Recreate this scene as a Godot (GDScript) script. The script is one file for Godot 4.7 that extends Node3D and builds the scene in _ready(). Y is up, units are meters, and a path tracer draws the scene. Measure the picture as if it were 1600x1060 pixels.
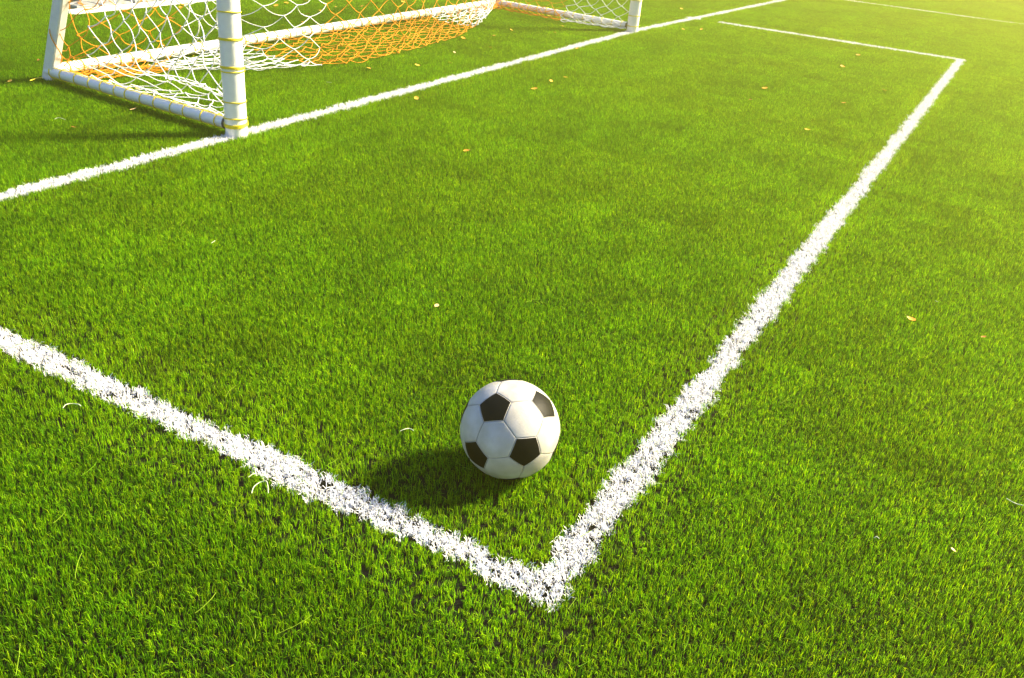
extends Node3D
# A football on painted turf by the corner of a goal area. Metres, y up; the goal line runs along x at z = -3.05.

const FOCAL := 1397.6          # pixels of the 1600 x 1060 photograph
const EYE := Vector3(0, 1.203, 0)
var cam_basis := Basis(Vector3(0.49411, 0.07931, 0.86577), Vector3(0.37175, 0.88093, -0.29286), Vector3(-0.78591, 0.46656, 0.40579)).orthonormalized()
const GOAL_Z := -3.05
const FRONT_Z := -0.493
const NEAR_X := 1.178
const FAR_X := 9.07
const PENALTY_X := 12.9
const TONES := ["amber", "yellow", "rust brown", "tan"]
const TIP := 0.021             # height at which light things lie on the blades

var rng := RandomNumberGenerator.new()
var wear := FastNoiseLite.new()
var tone := FastNoiseLite.new()
var taken := {}
var M := {}

func _ready():
	rng.seed = 20417
	# ---- camera, sky, sun, air, exposure
	var cam := Camera3D.new()
	cam.name = "camera"
	cam.transform = Transform3D(cam_basis, EYE)
	cam.fov = rad_to_deg(2.0 * atan(530.0 / FOCAL))
	cam.near = 0.05
	cam.far = 600.0
	add_child(cam)
	cam.current = true
	var env := Environment.new()
	env.background_mode = Environment.BG_SKY
	var sky_mat := ProceduralSkyMaterial.new()
	sky_mat.sky_top_color = Color(0.36, 0.52, 0.80)
	sky_mat.sky_horizon_color = Color(0.80, 0.82, 0.84)
	sky_mat.sky_curve = 0.15
	sky_mat.ground_bottom_color = Color(0.16, 0.22, 0.06)
	sky_mat.ground_horizon_color = Color(0.5, 0.52, 0.45)
	var sky := Sky.new()
	sky.sky_material = sky_mat
	env.sky = sky
	env.background_energy_multiplier = 0.42
	env.tonemap_mode = Environment.TONE_MAPPER_LINEAR
	env.tonemap_exposure = 4.7
	env.sdfgi_enabled = true
	env.ssao_enabled = true
	env.ssil_enabled = true
	env.volumetric_fog_enabled = true          # thin even haze in the air over the whole pitch
	env.volumetric_fog_density = 0.03
	env.volumetric_fog_albedo = Color(1.0, 0.96, 0.52)
	env.volumetric_fog_anisotropy = 0.75
	var we := WorldEnvironment.new()
	we.name = "environment"
	we.environment = env
	add_child(we)
	var sun := DirectionalLight3D.new()
	sun.name = "sun"
	sun.light_energy = 1.6
	sun.light_color = Color(1.0, 0.94, 0.80)
	sun.light_angular_distance = 10.0
	sun.shadow_enabled = true
	add_child(sun)
	var el := deg_to_rad(34.0)
	var towards_sun := Vector3(0.77 * cos(el), sin(el), 0.64 * cos(el)).normalized()
	sun.look_at_from_position(Vector3.ZERO, -towards_sun)

	wear.seed = 5
	wear.noise_type = FastNoiseLite.TYPE_SIMPLEX_SMOOTH
	wear.frequency = 1.0
	tone.seed = 11
	tone.noise_type = FastNoiseLite.TYPE_SIMPLEX_SMOOTH
	tone.frequency = 1.0
	make_materials()
	build_ground()
	build_turf()
	build_paving()
	build_goal()
	build_ball()
	build_leaves()
	build_fibres()

# ------------------------------------------------------------------ helpers
func numbered(called: String) -> String:
	var n: int = taken.get(called, 0)
	taken[called] = n + 1
	return called if n == 0 else "%s_%03d" % [called, n]

func tag(o: Node, label: String, category: String, group := "", kind := ""):
	o.set_meta("label", label)
	if category: o.set_meta("category", category)
	if group: o.set_meta("group", group)
	if kind: o.set_meta("kind", kind)

func ray(px: Vector2) -> Vector3:
	return cam_basis * Vector3((px.x - 800.0) / FOCAL, -(px.y - 530.0) / FOCAL, -1.0)

func on_ground(px: Vector2, y := 0.0) -> Vector3:
	var d := ray(px)
	return EYE + d * ((y - EYE.y) / d.y)

func in_photo(p: Vector3) -> Vector3:          # photograph pixel and depth
	var c := cam_basis.transposed() * (p - EYE)
	return Vector3(800.0 + FOCAL * c.x / maxf(-c.z, 0.01), 530.0 - FOCAL * c.y / maxf(-c.z, 0.01), -c.z)

func put(called: String, mesh: Mesh, mat: Material, parent: Node) -> MeshInstance3D:
	var o := MeshInstance3D.new()
	o.name = called
	o.mesh = mesh
	if mat: o.material_override = mat
	parent.add_child(o, true)
	return o

func noise_texture(seed_: int, freq: float, size: int, lo: Color, hi: Color, octaves := 4) -> ImageTexture:
	var n := FastNoiseLite.new()
	n.seed = seed_
	n.frequency = freq
	n.fractal_octaves = octaves
	var src := n.get_seamless_image(size, size)
	var im := Image.create(size, size, false, Image.FORMAT_RGB8)
	for y in size:
		for x in size:
			im.set_pixel(x, y, lo.lerp(hi, src.get_pixel(x, y).r))
	return ImageTexture.create_from_image(im)

func plain(c: Color, rough: float, spec := 0.5) -> StandardMaterial3D:
	var m := StandardMaterial3D.new()
	m.albedo_color = c.linear_to_srgb()
	m.roughness = rough
	m.metallic_specular = spec
	return m

func make_materials():
	var g := StandardMaterial3D.new()
	g.vertex_color_use_as_albedo = true
	g.roughness = 0.62
	g.metallic_specular = 0.22
	g.cull_mode = BaseMaterial3D.CULL_DISABLED
	g.backlight_enabled = true
	g.backlight = Color(1.0, 0.97, 0.4)
	M.grass = g
	var w := g.duplicate()
	w.roughness = 0.75
	w.backlight = Color(0.55, 0.55, 0.55)
	M.paint_grass = w
	var infill := plain(Color(1, 1, 1), 0.95, 0.2)
	infill.albedo_texture = noise_texture(3, 0.05, 512, Color(0.03, 0.03, 0.03), Color(0.10, 0.10, 0.09))
	infill.uv1_triplanar = true
	infill.uv1_world_triplanar = true
	infill.uv1_scale = Vector3(6, 6, 6)
	M.infill = infill
	var far := plain(Color(1, 1, 1), 0.9, 0.2)
	far.albedo_texture = noise_texture(4, 0.03, 512, Color(0.20, 0.36, 0.04), Color(0.33, 0.50, 0.06))
	far.uv1_triplanar = true
	far.uv1_world_triplanar = true
	far.uv1_scale = Vector3(1.7, 1.7, 1.7)
	M.field = far
	var coat := plain(Color(0.82, 0.82, 0.82), 0.38)
	coat.albedo_texture = noise_texture(8, 0.02, 512, Color(0.955, 0.95, 0.945), Color(1, 1, 1), 5)
	coat.uv1_triplanar = true
	coat.uv1_world_triplanar = true
	coat.uv1_scale = Vector3(2.3, 2.3, 2.3)
	M.coat = coat
	M.tie = plain(Color(0.72, 0.58, 0.01), 0.5)
	M.white_cord = plain(Color(0.80, 0.80, 0.82), 0.7, 0.3)
	M.orange_cord = plain(Color(0.75, 0.27, 0.012), 0.65, 0.3)
	M.bracket = plain(Color(0.03, 0.03, 0.035), 0.5)
	var white := plain(Color(0.52, 0.51, 0.50), 0.5, 0.4)
	white.albedo_texture = noise_texture(21, 0.012, 512, Color(0.82, 0.80, 0.74), Color(1.0, 1.0, 1.0), 6)
	white.uv1_triplanar = true
	white.uv1_scale = Vector3(3, 3, 3)
	var grain := FastNoiseLite.new()
	grain.seed = 33
	grain.noise_type = FastNoiseLite.TYPE_CELLULAR
	grain.frequency = 0.12
	var gi := grain.get_seamless_image(512, 512)
	gi.bump_map_to_normal_map(2.0)
	white.normal_enabled = true
	white.normal_texture = ImageTexture.create_from_image(gi)
	white.normal_scale = 0.25
	M.ball_white = white
	var black := white.duplicate()
	black.albedo_color = Color(0.005, 0.005, 0.006).linear_to_srgb()
	black.roughness = 0.5
	black.metallic_specular = 0.2
	M.ball_black = black
	M.seam = plain(Color(0.2, 0.2, 0.19), 0.8, 0.2)
	var leaf := StandardMaterial3D.new()
	leaf.vertex_color_use_as_albedo = true
	leaf.roughness = 0.6
	leaf.cull_mode = BaseMaterial3D.CULL_DISABLED
	leaf.backlight_enabled = true
	leaf.backlight = Color(0.4, 0.4, 0.4)
	M.leaf = leaf
	M.fibre = plain(Color(0.55, 0.60, 0.42), 0.6)
	M.kerb = plain(Color(0.80, 0.79, 0.76), 0.7)
	M.bed = plain(Color(0.05, 0.055, 0.05), 0.95)

# ------------------------------------------------------------------ ground and turf
func build_ground():
	var pm := PlaneMesh.new()
	pm.size = Vector2(400, 400)
	var o := put("football_field", pm, M.field, self)
	o.position = Vector3(0, -0.008, 0)
	tag(o, "green artificial football field reaching away on all sides", "", "", "structure")
	var ip := PlaneMesh.new()
	ip.size = Vector2(36, 26)
	var i := put("rubber_infill", ip, M.infill, self)
	i.position = Vector3(11, 0, -2)
	tag(i, "dark rubber and sand infill between the blades of turf", "", "", "structure")

func blade(v: PackedVector3Array, nn: PackedVector3Array, cc: PackedColorArray, ii: PackedInt32Array, at: Vector3, dir: float, lean: float, length: float, width: float, c: Color):
	var out_ := Vector3(cos(dir), 0, sin(dir))
	var side := Vector3(-sin(dir), 0, cos(dir)).rotated(Vector3.UP, rng.randf_range(-0.7, 0.7)) * (width * 0.5)
	var p1 := at + (out_ * sin(lean * 0.5) + Vector3.UP * cos(lean * 0.5)) * (length * 0.62)
	var p2 := p1 + (out_ * sin(lean * 2.3) + Vector3.UP * cos(lean * 2.3)) * (length * 0.38)
	var b := v.size()
	var n0 := side.cross(p1 - at).normalized()
	var n1 := side.cross(p2 - at).normalized()
	var n2 := side.cross(p2 - p1).normalized()
	v.append_array([at - side, at + side, p1 - side * 0.85, p1 + side * 0.85, p2 - side * 0.22, p2 + side * 0.22])
	nn.append_array([n0, n0, n1, n1, n2, n2])
	for k in 6: cc.append(c)
	ii.append_array([b, b + 2, b + 1, b + 1, b + 2, b + 3, b + 2, b + 4, b + 3, b + 3, b + 4, b + 5])

func green() -> Color:
	var t := rng.randf()
	var c: Color
	if t < 0.38: c = Color(0.018, 0.075, 0.001)
	elif t < 0.68: c = Color(0.115, 0.310, 0.002)
	elif t < 0.90: c = Color(0.230, 0.470, 0.002)
	else: c = Color(0.40, 0.58, 0.006)
	var k := rng.randf_range(0.75, 1.25)
	return Color(c.r * k, c.g * k, c.b * k)

func white_paint() -> Color:
	var k := rng.randf_range(0.80, 0.90)
	if rng.randf() < 0.05: return Color(0.35, 0.45, 0.25)
	return Color(k, k, k * 1.03)

func turf_mesh(side: float, tufts: int, per: int, painted: bool, spread := 0.0055) -> ArrayMesh:
	var v := PackedVector3Array()
	var nn := PackedVector3Array()
	var cc := PackedColorArray()
	var ii := PackedInt32Array()
	for t in tufts:
		var across := int(sqrt(tufts))
		var c := Vector3(((t % across) + rng.randf_range(0.05, 0.95)) / across - 0.5, 0, ((t / across) + rng.randf_range(0.05, 0.95)) / across - 0.5) * side
		var lean_dir := rng.randf() * TAU
		var tall := rng.randf_range(0.78, 1.12)
		var shade_of := green()
		for k in per:
			var a := rng.randf() * TAU
			var at := c + Vector3(cos(a), 0, sin(a)) * spread * sqrt(rng.randf())
			at.y = -0.002
			var dir := lean_dir + rng.randf_range(-2.4, 2.4) * (1.3 if painted else 1.0)
			var lean := clampf(rng.randfn(0.5 if painted else 0.30, 0.22), 0.02, 1.1)
			var col := white_paint() if painted else shade_of.lerp(green(), 0.7)
			blade(v, nn, cc, ii, at, dir, lean, tall * rng.randf_range(0.014, 0.0245), rng.randf_range(0.0009, 0.0018) * (1.3 if painted else 1.0), col)
	var a := []
	a.resize(Mesh.ARRAY_MAX)
	a[Mesh.ARRAY_VERTEX] = v
	a[Mesh.ARRAY_NORMAL] = nn
	a[Mesh.ARRAY_COLOR] = cc
	a[Mesh.ARRAY_INDEX] = ii
	var m := ArrayMesh.new()
	m.add_surface_from_arrays(Mesh.PRIMITIVE_TRIANGLES, a)
	return m

func scatter(called: String, mesh: Mesh, mat: Material, rows: PackedFloat32Array, parent: Node):
	if rows.is_empty(): return
	var mm := MultiMesh.new()
	mm.transform_format = MultiMesh.TRANSFORM_3D
	mm.use_colors = true
	mm.mesh = mesh
	mm.instance_count = rows.size() / 16
	mm.buffer = rows
	var o := MultiMeshInstance3D.new()
	o.name = called
	o.multimesh = mm
	o.material_override = mat
	o.set_meta("kind", "stuff")
	parent.add_child(o, true)

func row_for(rows: PackedFloat32Array, p: Vector3, turn: float, tall: float, c: Color):
	var cs := cos(turn)
	var sn := sin(turn)
	rows.append_array([cs, 0, sn, p.x, 0, tall, 0, p.y, -sn, 0, cs, p.z, c.r, c.g, c.b, 1.0])

# which painted line a spot belongs to: 0 none, 1 goal line, 2 goal area, 3 penalty area
func line_at(x: float, z: float) -> int:
	var wob := wear.get_noise_2d(x * 9.0, z * 9.0) * 0.011 + wear.get_noise_2d(x * 2.0 + 40.0, z * 2.0) * 0.010
	var half := 0.0355 + wob + rng.randf_range(-0.005, 0.005)
	if absf(z - goal_line(x)) < half + 0.004: return 1
	var worn := wear.get_noise_2d(x * 3.0 + 90.0, z * 3.0)
	if x > NEAR_X - half and x < FAR_X + half and absf(z - FRONT_Z) < half: return 2
	if z < FRONT_Z + half and z > GOAL_Z:
		if absf(x - NEAR_X) < half: return 2
		if absf(x - FAR_X) < half + 0.012 and not (z < -2.72 and z > -2.9): return 2
	if absf(x - PENALTY_X) < half and z > GOAL_Z and worn < 0.32: return 3
	return 0

func goal_line(x: float) -> float:         # the line was painted by hand and drifts towards its far end
	return GOAL_Z + 0.062 * maxf(x - 7.8, 0.0)

func near_line(x: float, z: float, r: float) -> bool:
	var w := 0.075 + r
	if absf(z - goal_line(x)) < w: return true
	if x > NEAR_X - w and x < FAR_X + w and absf(z - FRONT_Z) < w: return true
	if z < FRONT_Z + w and z > GOAL_Z - w and (absf(x - NEAR_X) < w or absf(x - FAR_X) < w): return true
	return absf(x - PENALTY_X) < w and z > GOAL_Z - w

func build_turf():
	const TILE := 0.125
	const CELLS := 10
	var tiles := []
	var tile_rows := []
	for k in 10:
		tiles.append(turf_mesh(TILE, 196, 8, false))
		tile_rows.append(PackedFloat32Array())
	var cell := TILE / CELLS
	var tufts := []
	var tuft_rows := []
	for k in 12:
		tufts.append(turf_mesh(cell, 1, 10, false, 0.009))
		tuft_rows.append(PackedFloat32Array())
	var whites := []
	var white_rows := []           # [line][variant]
	for k in 12:
		whites.append(turf_mesh(cell, 1, 15, true, 0.010))
	for l in 4:
		var rows := []
		for k in 12: rows.append(PackedFloat32Array())
		white_rows.append(rows)
	for ix in range(-8, 216):
		for iz in range(-96, 40):
			var x := (ix + 0.5) * TILE
			var z := (iz + 0.5) * TILE
			var p := in_photo(Vector3(x, 0, z))
			var spare := 260.0 + 500.0 / maxf(p.z, 0.3)
			if p.z < 0.3 or p.x < -spare or p.x > 1600.0 + spare or p.y > 1060.0 + spare or p.z > 24.0: continue
			if z < -6.03 and z > -6.66 and x > 4.36 - 0.95 * (z + 6.06) and x < 7.8: continue
			var t := 1.0 + 0.24 * tone.get_noise_2d(x * 1.1, z * 1.6) + 0.26 * tone.get_noise_2d(x * 3.7 + 30.0, z * 3.7)
			var tint := Color(t * (1.0 + 0.12 * tone.get_noise_2d(x * 0.7 + 70.0, z * 0.7)), t, t)
			var tall := 1.0 + 0.24 * tone.get_noise_2d(x * 2.3 + 9.0, z * 2.3)
			if not near_line(x, z, TILE * 0.5):
				row_for(tile_rows[rng.randi() % 10], Vector3(x, 0, z), (rng.randi() % 4) * PI / 2.0, tall, tint)
				continue
			for cx in CELLS:
				for cz in CELLS:
					var q := Vector3(x - TILE / 2 + (cx + rng.randf()) * cell, 0, z - TILE / 2 + (cz + rng.randf()) * cell)
					var l := line_at(q.x, q.z)
					if l == 0:
						row_for(tuft_rows[rng.randi() % 12], q, rng.randf() * TAU, tall, tint)
						if rng.randf() < 0.05: row_for(tuft_rows[rng.randi() % 12], q, rng.randf() * TAU, tall, tint)
					elif rng.randf() < 0.88 + 0.22 * wear.get_noise_2d(q.x * 4.0 + 20.0, q.z * 4.0):
						row_for(white_rows[l][rng.randi() % 12], q, rng.randf() * TAU, 0.92, Color.WHITE)
	var grass := Node3D.new()
	grass.name = "turf_grass"
	add_child(grass)
	tag(grass, "short bright green blades of artificial turf covering the pitch", "turf", "", "stuff")
	for k in 10: scatter("blades", tiles[k], M.grass, tile_rows[k], grass)
	for k in 12: scatter("blades", tufts[k], M.grass, tuft_rows[k], grass)
	var st := SurfaceTool.new()                       # long loose strands lying across the tips
	st.begin(Mesh.PRIMITIVE_TRIANGLES)
	for k in 150:
		var spot := on_ground(Vector2(rng.randf_range(-100, 1700), rng.randf_range(250, 1150)), 0.019)
		var dir := rng.randf() * TAU
		var curl := rng.randf_range(-14.0, 14.0)
		var step := rng.randf_range(0.004, 0.010)
		var pts := PackedVector3Array()
		for j in 8:
			pts.append(spot)
			dir += curl * step
			spot += Vector3(cos(dir) * step, rng.randf_range(-0.0012, 0.0012), sin(dir) * step)
		st.set_color([Color(0.16, 0.36, 0.01), Color(0.28, 0.44, 0.03)][rng.randi() % 2])
		tube(st, pts, rng.randf_range(0.0005, 0.0008), 4)
	put("strands", st.commit(), M.grass, grass).set_meta("kind", "stuff")
	var names := ["", "goal_line", "goal_area_line", "penalty_area_line"]
	var labels := ["", "white painted goal line running under both goal posts", "white painted lines of the goal area meeting beside the ball", "thin worn white penalty area line beyond the goal area"]
	for l in [1, 2, 3]:
		var o := Node3D.new()
		o.name = names[l]
		add_child(o)
		tag(o, labels[l], "", "", "structure")
		for k in 12: scatter("painted_blades", whites[k], M.paint_grass, white_rows[l][k], o)

# ------------------------------------------------------------------ paving behind the goal
func build_paving():
	var root := Node3D.new()
	root.name = "stone_paving"
	add_child(root)
	root.position = Vector3(4.24, 0, -6.06)
	tag(root, "pale stone paving edged with white behind the goal", "", "", "structure")
	var bed := BoxMesh.new()
	bed.size = Vector3(3.0, 0.03, 0.5)
	put("bed", bed, M.bed, root).position = Vector3(2.1, 0.006, -0.3)
	var kerb := BoxMesh.new()
	kerb.size = Vector3(3.0, 0.036, 0.026)
	put("kerb", kerb, M.kerb, root).position = Vector3(1.62, 0.015, -0.02)
	var variants := []
	for k in 6:
		var mat := plain(Color(0.42, 0.42, 0.41).lerp(Color(0.56, 0.50, 0.50), rng.randf()), 0.85, 0.3)
		mat.albedo_texture = noise_texture(50 + k, 0.03, 128, Color(0.62, 0.64, 0.62), Color(1, 1, 1), 5)
		mat.uv1_triplanar = true
		mat.uv1_scale = Vector3(4, 4, 4)
		variants.append(mat)
	var z := -0.055
	for r in 3:
		var depth := rng.randf_range(0.12, 0.24)
		var x := 0.12 - 0.95 * (z - 0.05)
		while x < 3.3:
			var w := rng.randf_range(0.16, 0.42)
			w = minf(w, 3.5 - x)
			var st := SurfaceTool.new()
			st.begin(Mesh.PRIMITIVE_TRIANGLES)
			slab(st, w - 0.018, depth - 0.02)
			var o := put("paving_stone", st.commit(), variants[rng.randi() % 6], root)
			o.position = Vector3(x + w / 2, 0.021, z - depth / 2)
			o.rotation.y = rng.randf_range(-0.02, 0.02)
			x += w
		z -= depth

func slab(st: SurfaceTool, w: float, d: float):     # a stone with uneven corners and a chamfer, base at y = 0
	var c := []
	for s in [Vector2(-1, -1), Vector2(1, -1), Vector2(1, 1), Vector2(-1, 1)]:
		c.append(Vector2(s.x * (w / 2 - rng.randf() * 0.012), s.y * (d / 2 - rng.randf() * 0.012)))
	var h := rng.randf_range(0.016, 0.026)
	var rings := [[1.0, 0.0], [1.0, h - 0.006], [0.93, h]]
	for k in 2:
		for e in 4:
			var a: Vector2 = c[e]
			var b: Vector2 = c[(e + 1) % 4]
			var lo: Array = rings[k]
			var hi: Array = rings[k + 1]
			quad(st, Vector3(a.x * lo[0], lo[1], a.y * lo[0]), Vector3(b.x * lo[0], lo[1], b.y * lo[0]), Vector3(b.x * hi[0], hi[1], b.y * hi[0]), Vector3(a.x * hi[0], hi[1], a.y * hi[0]))
	quad(st, Vector3(c[0].x, h / 0.93, c[0].y) * 0.93, Vector3(c[1].x, h / 0.93, c[1].y) * 0.93, Vector3(c[2].x, h / 0.93, c[2].y) * 0.93, Vector3(c[3].x, h / 0.93, c[3].y) * 0.93)
	st.generate_normals()

func quad(st: SurfaceTool, a: Vector3, b: Vector3, c: Vector3, d: Vector3):
	st.set_smooth_group(-1)
	for p in [a, b, c, a, c, d]: st.add_vertex(p)

# ------------------------------------------------------------------ goal
func tube(st: SurfaceTool, pts: PackedVector3Array, r: float, sides := 5, closed_ends := false):
	var rings := []
	var side := Vector3.ZERO
	for k in pts.size():
		var t := (pts[mini(k + 1, pts.size() - 1)] - pts[maxi(k - 1, 0)]).normalized()
		if side == Vector3.ZERO or absf(side.dot(t)) > 0.99:
			side = t.cross(Vector3.UP if absf(t.y) < 0.9 else Vector3.RIGHT).normalized()
		side = (side - t * side.dot(t)).normalized()
		var up := t.cross(side)
		var ring := []
		for s in sides:
			var a := TAU * s / sides
			ring.append((side * cos(a) + up * sin(a)))
		rings.append(ring)
	for k in pts.size() - 1:
		for s in sides:
			var s2 := (s + 1) % sides
			var q := [[k, s], [k + 1, s], [k + 1, s2], [k, s], [k + 1, s2], [k, s2]]
			for e in q:
				var n: Vector3 = rings[e[0]][e[1]]
				st.set_normal(n)
				st.add_vertex(pts[e[0]] + n * r)
	if closed_ends:
		for e in [0, pts.size() - 1]:
			var n := (pts[0] - pts[1]).normalized() if e == 0 else (pts[e] - pts[e - 1]).normalized()
			for s in sides:
				st.set_normal(n)
				var a: Vector3 = pts[e] + rings[e][s] * r
				var b: Vector3 = pts[e] + rings[e][(s + 1) % sides] * r
				for p in ([pts[e], a, b] if e == 0 else [pts[e], b, a]): st.add_vertex(p)

func pipe(called: String, a: Vector3, b: Vector3, r: float, parent: Node) -> MeshInstance3D:
	var st := SurfaceTool.new()
	st.begin(Mesh.PRIMITIVE_TRIANGLES)
	tube(st, PackedVector3Array([a, a.lerp(b, 0.5), b]), r, 28, true)
	return put(called, st.commit(), M.coat, parent)

func tie(parent: Node, at: Vector3, axis: Vector3, r: float, thick: float, turns := 1):
	var st := SurfaceTool.new()
	st.begin(Mesh.PRIMITIVE_TRIANGLES)
	var side := axis.cross(Vector3(0.31, 0.2, 0.93)).normalized()
	var up := axis.cross(side).normalized()
	var pts := PackedVector3Array()
	var slant := rng.randf_range(-0.12, 0.12)
	for k in 20 * turns + 1:
		var a := TAU * k / 20.0
		pts.append(at + (side * cos(a) + up * sin(a)) * (r + thick * 0.6) + axis * (slant * r * cos(a) + (k / 20.0 - turns * 0.5) * thick * 1.7))
	tube(st, pts, thick, 6, true)
	var e := pts[0]
	for t in 2:                                       # loose ends of the knot
		var out_ := (e - at).normalized() * 0.012
		tube(st, PackedVector3Array([e, e + out_ + axis * rng.randf_range(-0.01, 0.01), e + out_ * 1.6 + Vector3(rng.randf_range(-0.02, 0.02), rng.randf_range(-0.02, 0.004), rng.randf_range(-0.02, 0.02))]), thick * 0.8, 5, true)
	put("tie", st.commit(), M.tie, parent)

func net(called: String, cols: int, rows: int, surface: Callable, orange: Callable, parent: Node, r: float):
	var root := Node3D.new()
	root.name = called
	parent.add_child(root, true)
	var st := [SurfaceTool.new(), SurfaceTool.new()]
	var used := [false, false]
	for s in st: s.begin(Mesh.PRIMITIVE_TRIANGLES)
	var at := {}
	for i in cols + 1:
		for j in rows + 1:
			if (i + j) % 2 == 0: at[Vector2i(i, j)] = surface.call(float(i) / cols, float(j) / rows)
	for i in cols + 1:
		for j in rows:
			if (i + j) % 2: continue
			for d in [-1, 1]:
				var e := Vector2i(i + d, j + 1)
				if not at.has(e): continue
				var a: Vector3 = at[Vector2i(i, j)]
				var b: Vector3 = at[e]
				var which := 1 if orange.call((i + 0.5 * d) / cols, (j + 0.5) / rows) else 0
				used[which] = true
				var bow := Vector3(rng.randf_range(-1, 1), rng.randf_range(-1.4, 0.2), rng.randf_range(-1, 1)) * a.distance_to(b) * 0.11
				var pts := PackedVector3Array()
				for k in 5:
					var t := k / 4.0
					var p := a.lerp(b, t) + bow * sin(PI * t)
					p.y = maxf(p.y, 0.012)
					pts.append(p)
				tube(st[which], pts, r * (1.0 if which == 0 else 0.85), 5)
			var knot: Vector3 = at[Vector2i(i, j)]
			var w := 1 if orange.call(float(i) / cols, float(j) / rows) else 0
			used[w] = true
			tube(st[w], PackedVector3Array([knot - Vector3(0, r * 1.5, 0), knot, knot + Vector3(0, r * 1.5, 0)]), r * 1.5, 5, true)
	if used[0]: put("white_netting", st[0].commit(), M.white_cord, root)
	if used[1]: put("orange_netting", st[1].commit(), M.orange_cord, root)

const EDGE := [[3.0, -4.36], [3.26, -4.20], [3.56, -4.20], [3.84, -4.06], [4.0, -3.86], [4.25, -3.75], [4.6, -3.66], [5.0, -3.65], [5.4, -3.70], [5.77, -3.74], [6.16, -3.82], [6.73, -4.02], [7.45, -4.36], [7.75, -4.46]]
func fold(x: float) -> float:              # where the slack back net turns on the ground
	for k in EDGE.size() - 1:
		if x <= EDGE[k + 1][0]:
			return lerpf(EDGE[k][1], EDGE[k + 1][1], clampf((x - EDGE[k][0]) / (EDGE[k + 1][0] - EDGE[k][0]), 0, 1))
	return EDGE[-1][1]

func back_net(u: float, v: float) -> Vector3:
	var x := lerpf(3.04, 7.70, u)
	var w := wear.get_noise_2d(u * 30.0, v * 22.0)
	var w2 := wear.get_noise_2d(u * 30.0 + 50.0, v * 22.0)
	if v < 0.66:
		var t := v / 0.66
		var y := lerpf(1.98, 0.035, t)
		var z := lerpf(-3.5, fold(x), pow(t, 1.3)) - 0.10 * sin(PI * t)
		return Vector3(x + w * 0.035 + 0.10 * sin(PI * t), y + w2 * 0.02, z + w2 * 0.04)
	var g := (v - 0.66) / 0.34
	var f := fold(x)
	return Vector3(x + w * 0.06, 0.026 + 0.02 * absf(w2) + (0.05 * pow(g, 6.0)), lerpf(f, -4.46, g) + w2 * 0.035 * sin(PI * g))

func back_orange(u: float, v: float) -> bool:
	var x := lerpf(3.04, 7.70, u) + 0.25 * (1.0 - minf(v / 0.66, 1.0))
	return x < 3.62 or (x > 4.35 and x < 6.5) or x > 7.42

func side_net(a: float, v: float, x0: float, into: float, slack: float) -> Vector3:
	var w := wear.get_noise_2d(a * 12.0 + into * 7.0, v * 20.0)
	var w2 := wear.get_noise_2d(a * 12.0 + 60.0, v * 20.0 + into)
	var hang := 0.74
	if v < hang:
		var t := v / hang
		var y := lerpf(1.98, 0.20, t)
		var z := lerpf(GOAL_Z - 0.05, -4.46 + 0.47 * y + 0.03, a)
		return Vector3(x0 + into * (0.05 * a + 0.05 * sin(PI * a) * t + w * 0.03), y + w2 * 0.015 - 0.05 * sin(PI * a) * t, z + w * 0.02)
	var g := (v - hang) / (1.0 - hang)
	var s := slack * (0.25 + 0.9 * sin(PI * clampf(a * 1.25, 0, 1)))
	var z2 := lerpf(GOAL_Z - 0.05, -4.40, a)
	var y2 := lerpf(0.20, 0.028, minf(g * 2.2, 1.0)) - 0.03 * sin(PI * a) * (1.0 - minf(g * 2.2, 1.0))
	if g > 0.8: y2 = lerpf(0.028, 0.085, (g - 0.8) / 0.2)
	return Vector3(x0 + into * (0.05 * a + s * sin(PI * pow(g, 0.8)) + w * 0.03 + 0.02 * g), maxf(y2 + absf(w2) * 0.02, 0.02), z2 + w * 0.05 * sin(PI * a))

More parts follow.
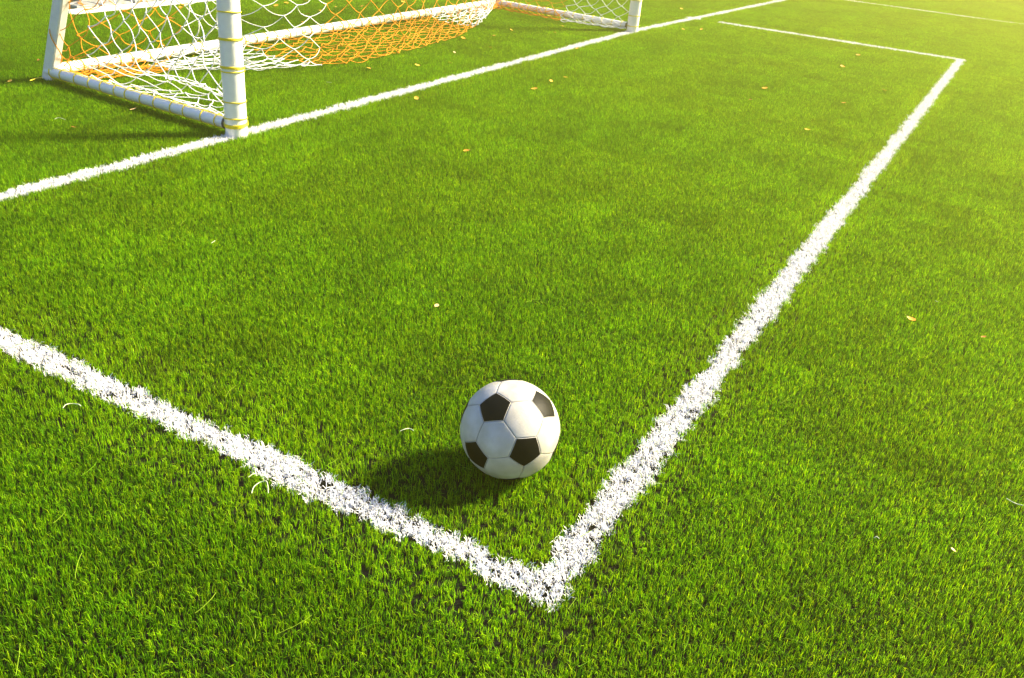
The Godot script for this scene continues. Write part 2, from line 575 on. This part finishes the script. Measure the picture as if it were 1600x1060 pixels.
func build_goal():
	var root := Node3D.new()
	root.name = "football_goal"
	add_child(root)
	root.position = Vector3(2.965, 0, GOAL_Z)
	tag(root, "white metal football goal with slack white and orange net tied by yellow twine", "goal")
	var off := -root.position
	var holder := Node3D.new()      # shapes below are given in world metres
	var near_foot := Vector3(2.965, 0, GOAL_Z) + off
	var far_foot := Vector3(7.66, 0, GOAL_Z) + off
	var near_rear := Vector3(3.035, 0.052, -4.46) + off
	var far_rear := Vector3(7.76, 0.052, -4.50) + off
	holder.free()
	for f in [near_foot, far_foot]:
		pipe("post", f + Vector3(0, -0.004, 0), f + Vector3(0, 2.05, 0), 0.0495, root)
	pipe("crossbar", near_foot + Vector3(0.0505, 2.0, 0), far_foot + Vector3(-0.0505, 2.0, 0), 0.0495, root)
	for e in [[near_foot, near_rear], [far_foot, far_rear]]:
		var a: Vector3 = e[0] + Vector3(0, 0.052, -0.06)
		var b: Vector3 = e[1]
		pipe("base_rail", a, b, 0.0275, root)
		var st := SurfaceTool.new()
		st.begin(Mesh.PRIMITIVE_TRIANGLES)
		tube(st, PackedVector3Array([a + Vector3(0, 0, 0.014), a + Vector3(0, 0, 0.006), a + Vector3(0, 0, -0.002)]), 0.031, 18, true)
		put("bracket", st.commit(), M.bracket, root)
		# flat rear stanchion that slants up to the top of the goal
		var top := Vector3(e[0].x + (0.03 if e[0].x < 1 else -0.03), 2.0, -0.46)
		var foot := Vector3(b.x, 0.0, b.z - 0.005)
		var s2 := SurfaceTool.new()
		s2.begin(Mesh.PRIMITIVE_TRIANGLES)
		bar(s2, foot, top, 0.024, 0.036)
		put("stanchion", s2.commit(), M.coat, root)
		pipe("top_arm", Vector3(e[0].x, 2.0, -0.0505), top, 0.024, root)
	pipe("rear_rail", near_rear + Vector3(0.028, 0, 0), far_rear + Vector3(-0.028, 0, 0), 0.031, root)
	# twine round the posts and rails
	for h in [[0.549, 1], [0.437, 2], [0.313, 2], [0.298, 1], [0.163, 1], [0.087, 1], [0.060, 3], [0.70, 1], [0.95, 1], [1.2, 1], [1.5, 1], [1.8, 1]]:
		tie(root, near_foot + Vector3(0, h[0], 0), Vector3.UP, 0.0495, 0.0032, h[1])
	for h in [0.06, 0.145, 0.268, 0.45, 0.75, 1.1, 1.5]:
		tie(root, far_foot + Vector3(0, h, 0), Vector3.UP, 0.0495, 0.0034, 1)
	for k in 13:
		var a := near_foot + Vector3(0, 0.052, -0.06)
		tie(root, a.lerp(near_rear, 0.035 + k * 0.078 + rng.randf_range(-0.012, 0.012)), (near_rear - a).normalized(), 0.0275, 0.0030, 1)
	for k in 42:
		tie(root, near_rear.lerp(far_rear, 0.018 + k * 0.0233 + rng.randf_range(-0.006, 0.006)), (far_rear - near_rear).normalized(), 0.031, 0.0032, 1)
	for k in 14:
		var a := far_foot + Vector3(0, 0.052, -0.06)
		tie(root, a.lerp(far_rear, 0.03 + k * 0.07), (far_rear - a).normalized(), 0.0275, 0.0038, 1)
	# twine laced along the near base rail
	for pass_ in 2:
		var st := SurfaceTool.new()
		st.begin(Mesh.PRIMITIVE_TRIANGLES)
		var pts := PackedVector3Array()
		var a := near_foot + Vector3(0, 0.052, -0.06)
		for k in 60:
			var t := k / 59.0
			var ang := (0.25 if pass_ == 0 else 2.4) + 0.35 * wear.get_noise_2d(t * 14.0, pass_ * 20.0)
			pts.append(a.lerp(near_rear, t) + Vector3(-sin(ang), cos(ang), 0) * 0.0305)
		tube(st, pts, 0.0024, 5)
		put("lacing", st.commit(), M.tie, root)
	# nets
	net("back_net", 50, 48, func(u, v): return back_net(u, v) + off, back_orange, root, 0.0025)
	net("side_net", 18, 34, func(u, v): return side_net(u, v, 2.975, 1.0, 0.26) + off, func(a, _v): return a > 0.86, root, 0.0026)
	net("side_net", 18, 34, func(u, v): return side_net(u, v, 7.65, -1.0, 0.12) + off, func(a, _v): return a > 0.42, root, 0.0026)
	# orange border cord drawn round the near stanchion, and a twine end on the turf
	var so := SurfaceTool.new()
	so.begin(Mesh.PRIMITIVE_TRIANGLES)
	var cord := PackedVector3Array()
	for k in 70:
		var t := k / 69.0
		var y := 0.075 + t * 1.85
		var c := Vector3(near_rear.x, y, near_rear.z + 0.47 * y)
		var a := t * 34.0
		cord.append(c + Vector3(cos(a) * 0.036, 0, sin(a) * 0.048))
	tube(so, cord, 0.0028, 5)
	put("border_cord", so.commit(), M.orange_cord, root)
	var sw := SurfaceTool.new()
	sw.begin(Mesh.PRIMITIVE_TRIANGLES)
	var e0 := near_rear + Vector3(-0.03, -0.035, -0.02)
	var e1 := on_ground(Vector2(46, 126), 0.022) + off
	tube(sw, PackedVector3Array([e0, e0.lerp(e1, 0.4) + Vector3(0, 0.006, 0.01), e1]), 0.003, 5, true)
	put("loose_twine", sw.commit(), M.tie, root)

func bar(st: SurfaceTool, a: Vector3, b: Vector3, hx: float, hz: float):     # rectangular tube with chamfered corners
	var t := (b - a).normalized()
	var across := Vector3.RIGHT
	across = (across - t * across.dot(t)).normalized()
	var up := t.cross(across).normalized()
	var ch := 0.006
	var c := [Vector2(hx - ch, hz), Vector2(hx, hz - ch), Vector2(hx, -hz + ch), Vector2(hx - ch, -hz), Vector2(-hx + ch, -hz), Vector2(-hx, -hz + ch), Vector2(-hx, hz - ch), Vector2(-hx + ch, hz)]
	for k in 8:
		var p: Vector2 = c[k]
		var q: Vector2 = c[(k + 1) % 8]
		var o := across * p.x + up * p.y
		var o2 := across * q.x + up * q.y
		quad(st, a + o, a + o2, b + o2, b + o)
	st.generate_normals()

# ------------------------------------------------------------------ ball
func build_ball():
	var root := Node3D.new()
	root.name = "football"
	add_child(root)
	var r := 0.110
	var centre := EYE + ray(Vector2(797, 671)).normalized() * 1.0
	var d := ray(Vector2(797, 671))
	centre = EYE + d * ((0.112 - EYE.y) / d.y)
	root.position = centre
	tag(root, "white football with black pentagon panels resting inside the corner of the painted lines", "football")
	# frame that looks back at the camera
	var bz := (EYE - centre).normalized()
	var bx := cam_basis.x - bz * cam_basis.x.dot(bz)
	bx = bx.normalized()
	var by := bz.cross(bx)
	var view := Basis(bx, by, bz)
	var p1 := Vector3(-0.31, 0.42, 0.853).normalized()
	var p2 := Vector3(0.286, -0.404, 0.869).normalized()
	var ico: Array[Vector3] = []
	var g := (1.0 + sqrt(5.0)) / 2.0
	for s in [-1.0, 1.0]:
		for t in [-g, g]:
			ico.append(Vector3(0, s, t).normalized())
			ico.append(Vector3(s, t, 0).normalized())
			ico.append(Vector3(t, 0, s).normalized())
	var a := ico[0]
	var b := a
	for p in ico:
		if p != a and p.dot(a) > 0.4:
			b = p
			break
	var from := Basis(a, (b - a * a.dot(b)).normalized(), a.cross(b).normalized())
	var to := Basis(p1, (p2 - p1 * p1.dot(p2)).normalized(), p1.cross(p2).normalized())
	var turn := view * to * from.transposed()
	for k in 12: ico[k] = turn * ico[k]
	var edge := func(i: int, j: int) -> bool: return i != j and ico[i].dot(ico[j]) > 0.4
	# pentagons at the corners of the icosahedron
	for i in 12:
		var corners := []
		for j in 12:
			if edge.call(i, j): corners.append((ico[i] * 2.0 + ico[j]) / 3.0)
		panel(root, ico[i], corners, r, true)
	for i in 12:
		for j in range(i + 1, 12):
			for k in range(j + 1, 12):
				if edge.call(i, j) and edge.call(j, k) and edge.call(i, k):
					var corners := []
					for e in [[i, j], [j, k], [k, i]]:
						corners.append((ico[e[0]] * 2.0 + ico[e[1]]) / 3.0)
						corners.append((ico[e[0]] + ico[e[1]] * 2.0) / 3.0)
					panel(root, (ico[i] + ico[j] + ico[k]).normalized(), corners, r, false)
	var core := SphereMesh.new()
	core.radius = r * 0.984
	core.height = r * 0.984 * 2.0
	core.radial_segments = 48
	core.rings = 24
	put("seam", core, M.seam, root)

func panel(root: Node, c: Vector3, corners: Array, r: float, black: bool):
	var u := c.cross(Vector3(0.3, 0.9, 0.2)).normalized()
	var w := c.cross(u)
	corners.sort_custom(func(p, q): return atan2(p.dot(w), p.dot(u)) < atan2(q.dot(w), q.dot(u)))
	var n: int = corners.size()
	var mid := Vector3.ZERO
	for p in corners: mid += p / n
	var levels := [0.0, 0.3, 0.55, 0.75, 0.90, 0.95, 0.972, 0.987, 0.996]
	var drop := [0.0, 0.0, 0.0, 0.0, 0.0, 0.0006, 0.0025, 0.008, 0.0165]
	var st := [SurfaceTool.new(), SurfaceTool.new()]
	for s in st:
		s.begin(Mesh.PRIMITIVE_TRIANGLES)
		s.set_smooth_group(0)
	var per := 6
	var point := func(l: int, s: int) -> Vector3:
		var e: int = (s / per) % n
		var f := float(s % per) / per
		var on: Vector3 = corners[e].lerp(corners[(e + 1) % n], f)
		return mid.lerp(on, levels[l]).normalized() * r * (1.0 - drop[l])
	for l in levels.size() - 1:
		var which := 1 if black and l >= 5 else 0
		for s in n * per:
			var p00: Vector3 = point.call(l, s)
			var p01: Vector3 = point.call(l, (s + 1) % (n * per))
			var p10: Vector3 = point.call(l + 1, s)
			var p11: Vector3 = point.call(l + 1, (s + 1) % (n * per))
			var tri := [p10, p00, p11] if l == 0 else [p00, p11, p10, p00, p01, p11]
			if (tri[1] - tri[0]).cross(tri[2] - tri[0]).dot(c) > 0: tri.reverse()
			for p in tri: st[which].add_vertex(p)
	st[0].generate_normals()
	st[0].set_material(M.ball_black if black else M.ball_white)
	var mesh: ArrayMesh = st[0].commit()
	if black:
		st[1].generate_normals()
		st[1].set_material(M.ball_white)
		st[1].commit(mesh)
	var o := put("black_panel" if black else "white_panel", mesh, null, root)
	o.set_meta("label", "black pentagon panel" if black else "white hexagon panel")

# ------------------------------------------------------------------ fallen leaves and loose fibres
func leaf_mesh(c: Color) -> ArrayMesh:
	var st := SurfaceTool.new()
	st.begin(Mesh.PRIMITIVE_TRIANGLES)
	st.set_smooth_group(0)
	var n := 9
	var bend := rng.randf_range(0.1, 0.5)
	var rowp := []
	for k in n + 1:
		var t := float(k) / n
		var w := 0.30 * pow(sin(PI * pow(t, 0.8)), 0.8) * (1.0 + 0.10 * sin(k * 2.3 + c.r * 40.0))
		var y := bend * 0.5 * (pow(2.0 * t - 1.0, 2.0)) * 0.5
		rowp.append([Vector3(t - 0.5, y + w * 0.30, -w), Vector3(t - 0.5, y, 0), Vector3(t - 0.5, y + w * 0.22, w)])
	for k in n:
		for s in 2:
			var a: Vector3 = rowp[k][s]
			var b: Vector3 = rowp[k][s + 1]
			var e: Vector3 = rowp[k + 1][s + 1]
			var f: Vector3 = rowp[k + 1][s]
			for p in [a, f, e, a, e, b]:
				st.set_color(c.lerp(Color(0.30, 0.12, 0.02), clampf(0.5 * wear.get_noise_2d(p.x * 6.0 + c.g * 90.0, p.z * 6.0), 0, 0.5)))
				st.add_vertex(p)
	st.generate_normals()
	var m := st.commit()
	var stalk := SurfaceTool.new()
	stalk.begin(Mesh.PRIMITIVE_TRIANGLES)
	stalk.set_color(Color(0.35, 0.2, 0.04))
	tube(stalk, PackedVector3Array([Vector3(0.49, bend * 0.24, 0), Vector3(0.62, bend * 0.3, 0.03), Vector3(0.74, bend * 0.25, 0.09)]), 0.014, 5, true)
	return stalk.commit(m)

func build_leaves():
	var kinds := [Color(0.70, 0.30, 0.01), Color(0.75, 0.42, 0.03), Color(0.42, 0.13, 0.01), Color(0.60, 0.42, 0.18)]
	var meshes := []
	for c in kinds: meshes.append(leaf_mesh(c))
	# photograph pixel, length in cm, kind; 0 amber, 1 yellow, 2 rust, 3 tan
	var inside := [[861, 127, 3.6, 1], [835, 139, 4.2, 0], [884, 121, 3.4, 0], [902, 76, 3.6, 1], [872, 79, 3.2, 1], [651, 154, 4.0, 1], [1341, 86, 4.0, 0], [1317, 104, 4.0, 0], [1382, 141, 4.2, 0], [1195, 138, 4.2, 0], [1173, 156, 3.2, 2], [1319, 161, 3.0, 0], [1262, 203, 3.6, 0], [1068, 46, 4.0, 1], [1096, 46, 4.0, 1]]
	var in_goal := [[576, 107, 4.2, 1], [652, 102, 3.6, 1], [703, 98, 2.8, 0], [724, 60, 4.5, 0], [772, 56, 3.6, 0], [766, 74, 3.0, 0], [799, 47, 3.6, 1], [867, 51, 4.0, 0], [879, 41, 3.2, 1], [710, 82, 3.0, 3], [540, 86, 3.6, 1]]
	var behind := [[431, 9, 5.0, 0], [447, 5, 6.0, 0], [475, 6, 4.5, 1], [478, 2, 4.5, 0], [501, 17, 4.6, 1], [480, 22, 4.4, 0], [510, 8, 4.4, 1], [525, 11, 3.6, 1], [565, 10, 4.0, 0], [630, 3, 4.6, 1], [474, 35, 4.0, 1], [524, 30, 4.4, 1], [443, 40, 4.0, 0], [268, 29, 5.5, 2], [150, 60, 4.4, 1], [168, 78, 3.6, 2], [190, 44, 3.6, 0], [282, 12, 4.5, 0], [308, 67, 3.6, 0]]
	var spare := [[1065, 14, 4.5, 1, "pale yellow fallen leaf just behind the goal line past the far post"]]
	var single := [[730, 236, 4.2, 0, "amber fallen leaf lying alone on open turf midway between ball and goal"],
		[682, 478, 2.0, 3, "tiny tan fallen leaf standing on edge in the turf beyond the ball"],
		[1424, 499, 3.2, 0, "amber fallen leaf on the turf outside the goal area, larger of two"],
		[1537, 527, 2.0, 2, "small rust red fallen leaf on the turf outside the goal area"],
		[1490, 860, 1.3, 3, "tiny pale tan leaf scrap on the dark turf outside the goal area"],
		[208, 171, 3.6, 3, "tan fallen leaf on the turf beside the near base rail of the goal"],
		[115, 199, 2.4, 2, "small rust fallen leaf on the dark turf outside the side net"],
		[15, 127, 3.0, 1, "yellow fallen leaf on the turf in line with the loose yellow twine"],
		[60, 94, 2.6, 2, "dull brown leaf on the turf beside the rear stanchion"],
		[215, 139, 3.6, 3, "tan fallen leaf lying under the slack side net inside the goal"]]
	for e in inside: leaf(e, meshes, "small %s fallen leaf lying on the turf inside the goal area" % TONES[e[3]], "leaves inside the goal area")
	for e in in_goal: leaf(e, meshes, "small %s fallen leaf on the turf between goal line and rear rail" % TONES[e[3]], "leaves inside the goal")
	for e in behind: leaf(e, meshes, "%s fallen leaf on the turf behind the rear rail of the goal" % TONES[e[3]], "leaves behind the goal")
	for e in spare + single: leaf(e, meshes, e[4], "")
	for k in 26:
		var o := MeshInstance3D.new()
		o.name = numbered("fallen_leaf")
		var kind: int = [0, 2, 2, 1][rng.randi() % 4]
		o.mesh = meshes[kind]
		o.material_override = M.leaf
		add_child(o)
		var s := rng.randf_range(0.045, 0.075)
		o.transform = Transform3D(Basis.from_euler(Vector3(rng.randf_range(-0.2, 0.2), rng.randf() * TAU, rng.randf_range(-0.2, 0.2))).scaled(Vector3.ONE * s), Vector3(rng.randf_range(4.3, 6.2), 0.048, -6.12 - 0.75 * rng.randf()))
		tag(o, "%s fallen leaf littering the pale stone paving" % TONES[kind], "leaf", "leaves on the stone paving")

func leaf(e: Array, meshes: Array, label: String, group: String):
	var o := MeshInstance3D.new()
	o.name = numbered("fallen_leaf")
	o.mesh = meshes[e[3]]
	o.material_override = M.leaf
	add_child(o)
	var s: float = e[2] * 0.0105
	o.transform = Transform3D(Basis.from_euler(Vector3(rng.randf_range(-0.3, 0.3), rng.randf() * TAU, rng.randf_range(-0.25, 0.25))).scaled(Vector3.ONE * s), on_ground(Vector2(e[0], e[1]), TIP))
	tag(o, label, "leaf", group)

func build_fibres():
	var spots := [
		[[[98, 638], [102, 633], [110, 631], [122, 632], [126, 635]], "curled white turf fibre lying outside the painted side line"],
		[[[388, 746], [395, 741], [402, 741], [408, 744]], "short white turf fibre arched on the dark turf beside the painted side line"],
		[[[393, 771], [396, 762], [404, 755], [415, 752], [418, 758], [419, 771]], "long bent white turf fibre beside the painted side line"],
		[[[625, 674], [632, 671], [640, 670], [646, 673]], "pale curved turf fibre lying in the grass on the shadow side of the ball"],
		[[[1573, 779], [1581, 784], [1590, 788], [1599, 790]], "long pale turf fibre on the dark turf outside the goal area"],
		[[[1366, 841], [1370, 839], [1374, 842]], "tiny white turf fibre outside the goal area near a tan leaf scrap"],
		[[[1462, 470], [1466, 472]], "tiny white speck of turf fibre near two leaves outside the goal area"],
		[[[330, 380], [336, 376]], "tiny white speck of turf fibre between goal line and ball"],
		[[[85, 186], [92, 184], [102, 187]], "faint pale turf fibre on the turf outside the side net"],
		[[[510, 128], [518, 129]], "faint pale turf fibre on the turf between goal line and fold of the net"],
	]
	for s in spots:
		var st := SurfaceTool.new()
		st.begin(Mesh.PRIMITIVE_TRIANGLES)
		var base := on_ground(Vector2(s[0][0][0], s[0][0][1]), 0.024)
		var pts := PackedVector3Array()
		for k in s[0].size():
			pts.append(on_ground(Vector2(s[0][k][0], s[0][k][1]), 0.024 + (0.003 if k % 2 else 0.0)) - base)
		var curve := Curve3D.new()
		for k in pts.size():
			var t := (pts[mini(k + 1, pts.size() - 1)] - pts[maxi(k - 1, 0)]) / 6.0
			curve.add_point(pts[k], -t, t)
		curve.bake_interval = 0.002
		tube(st, curve.get_baked_points(), 0.0009, 5, true)
		var o := put(numbered("turf_fibre"), st.commit(), M.fibre, self)
		o.position = base
		tag(o, s[1], "fibre", "loose turf fibres")
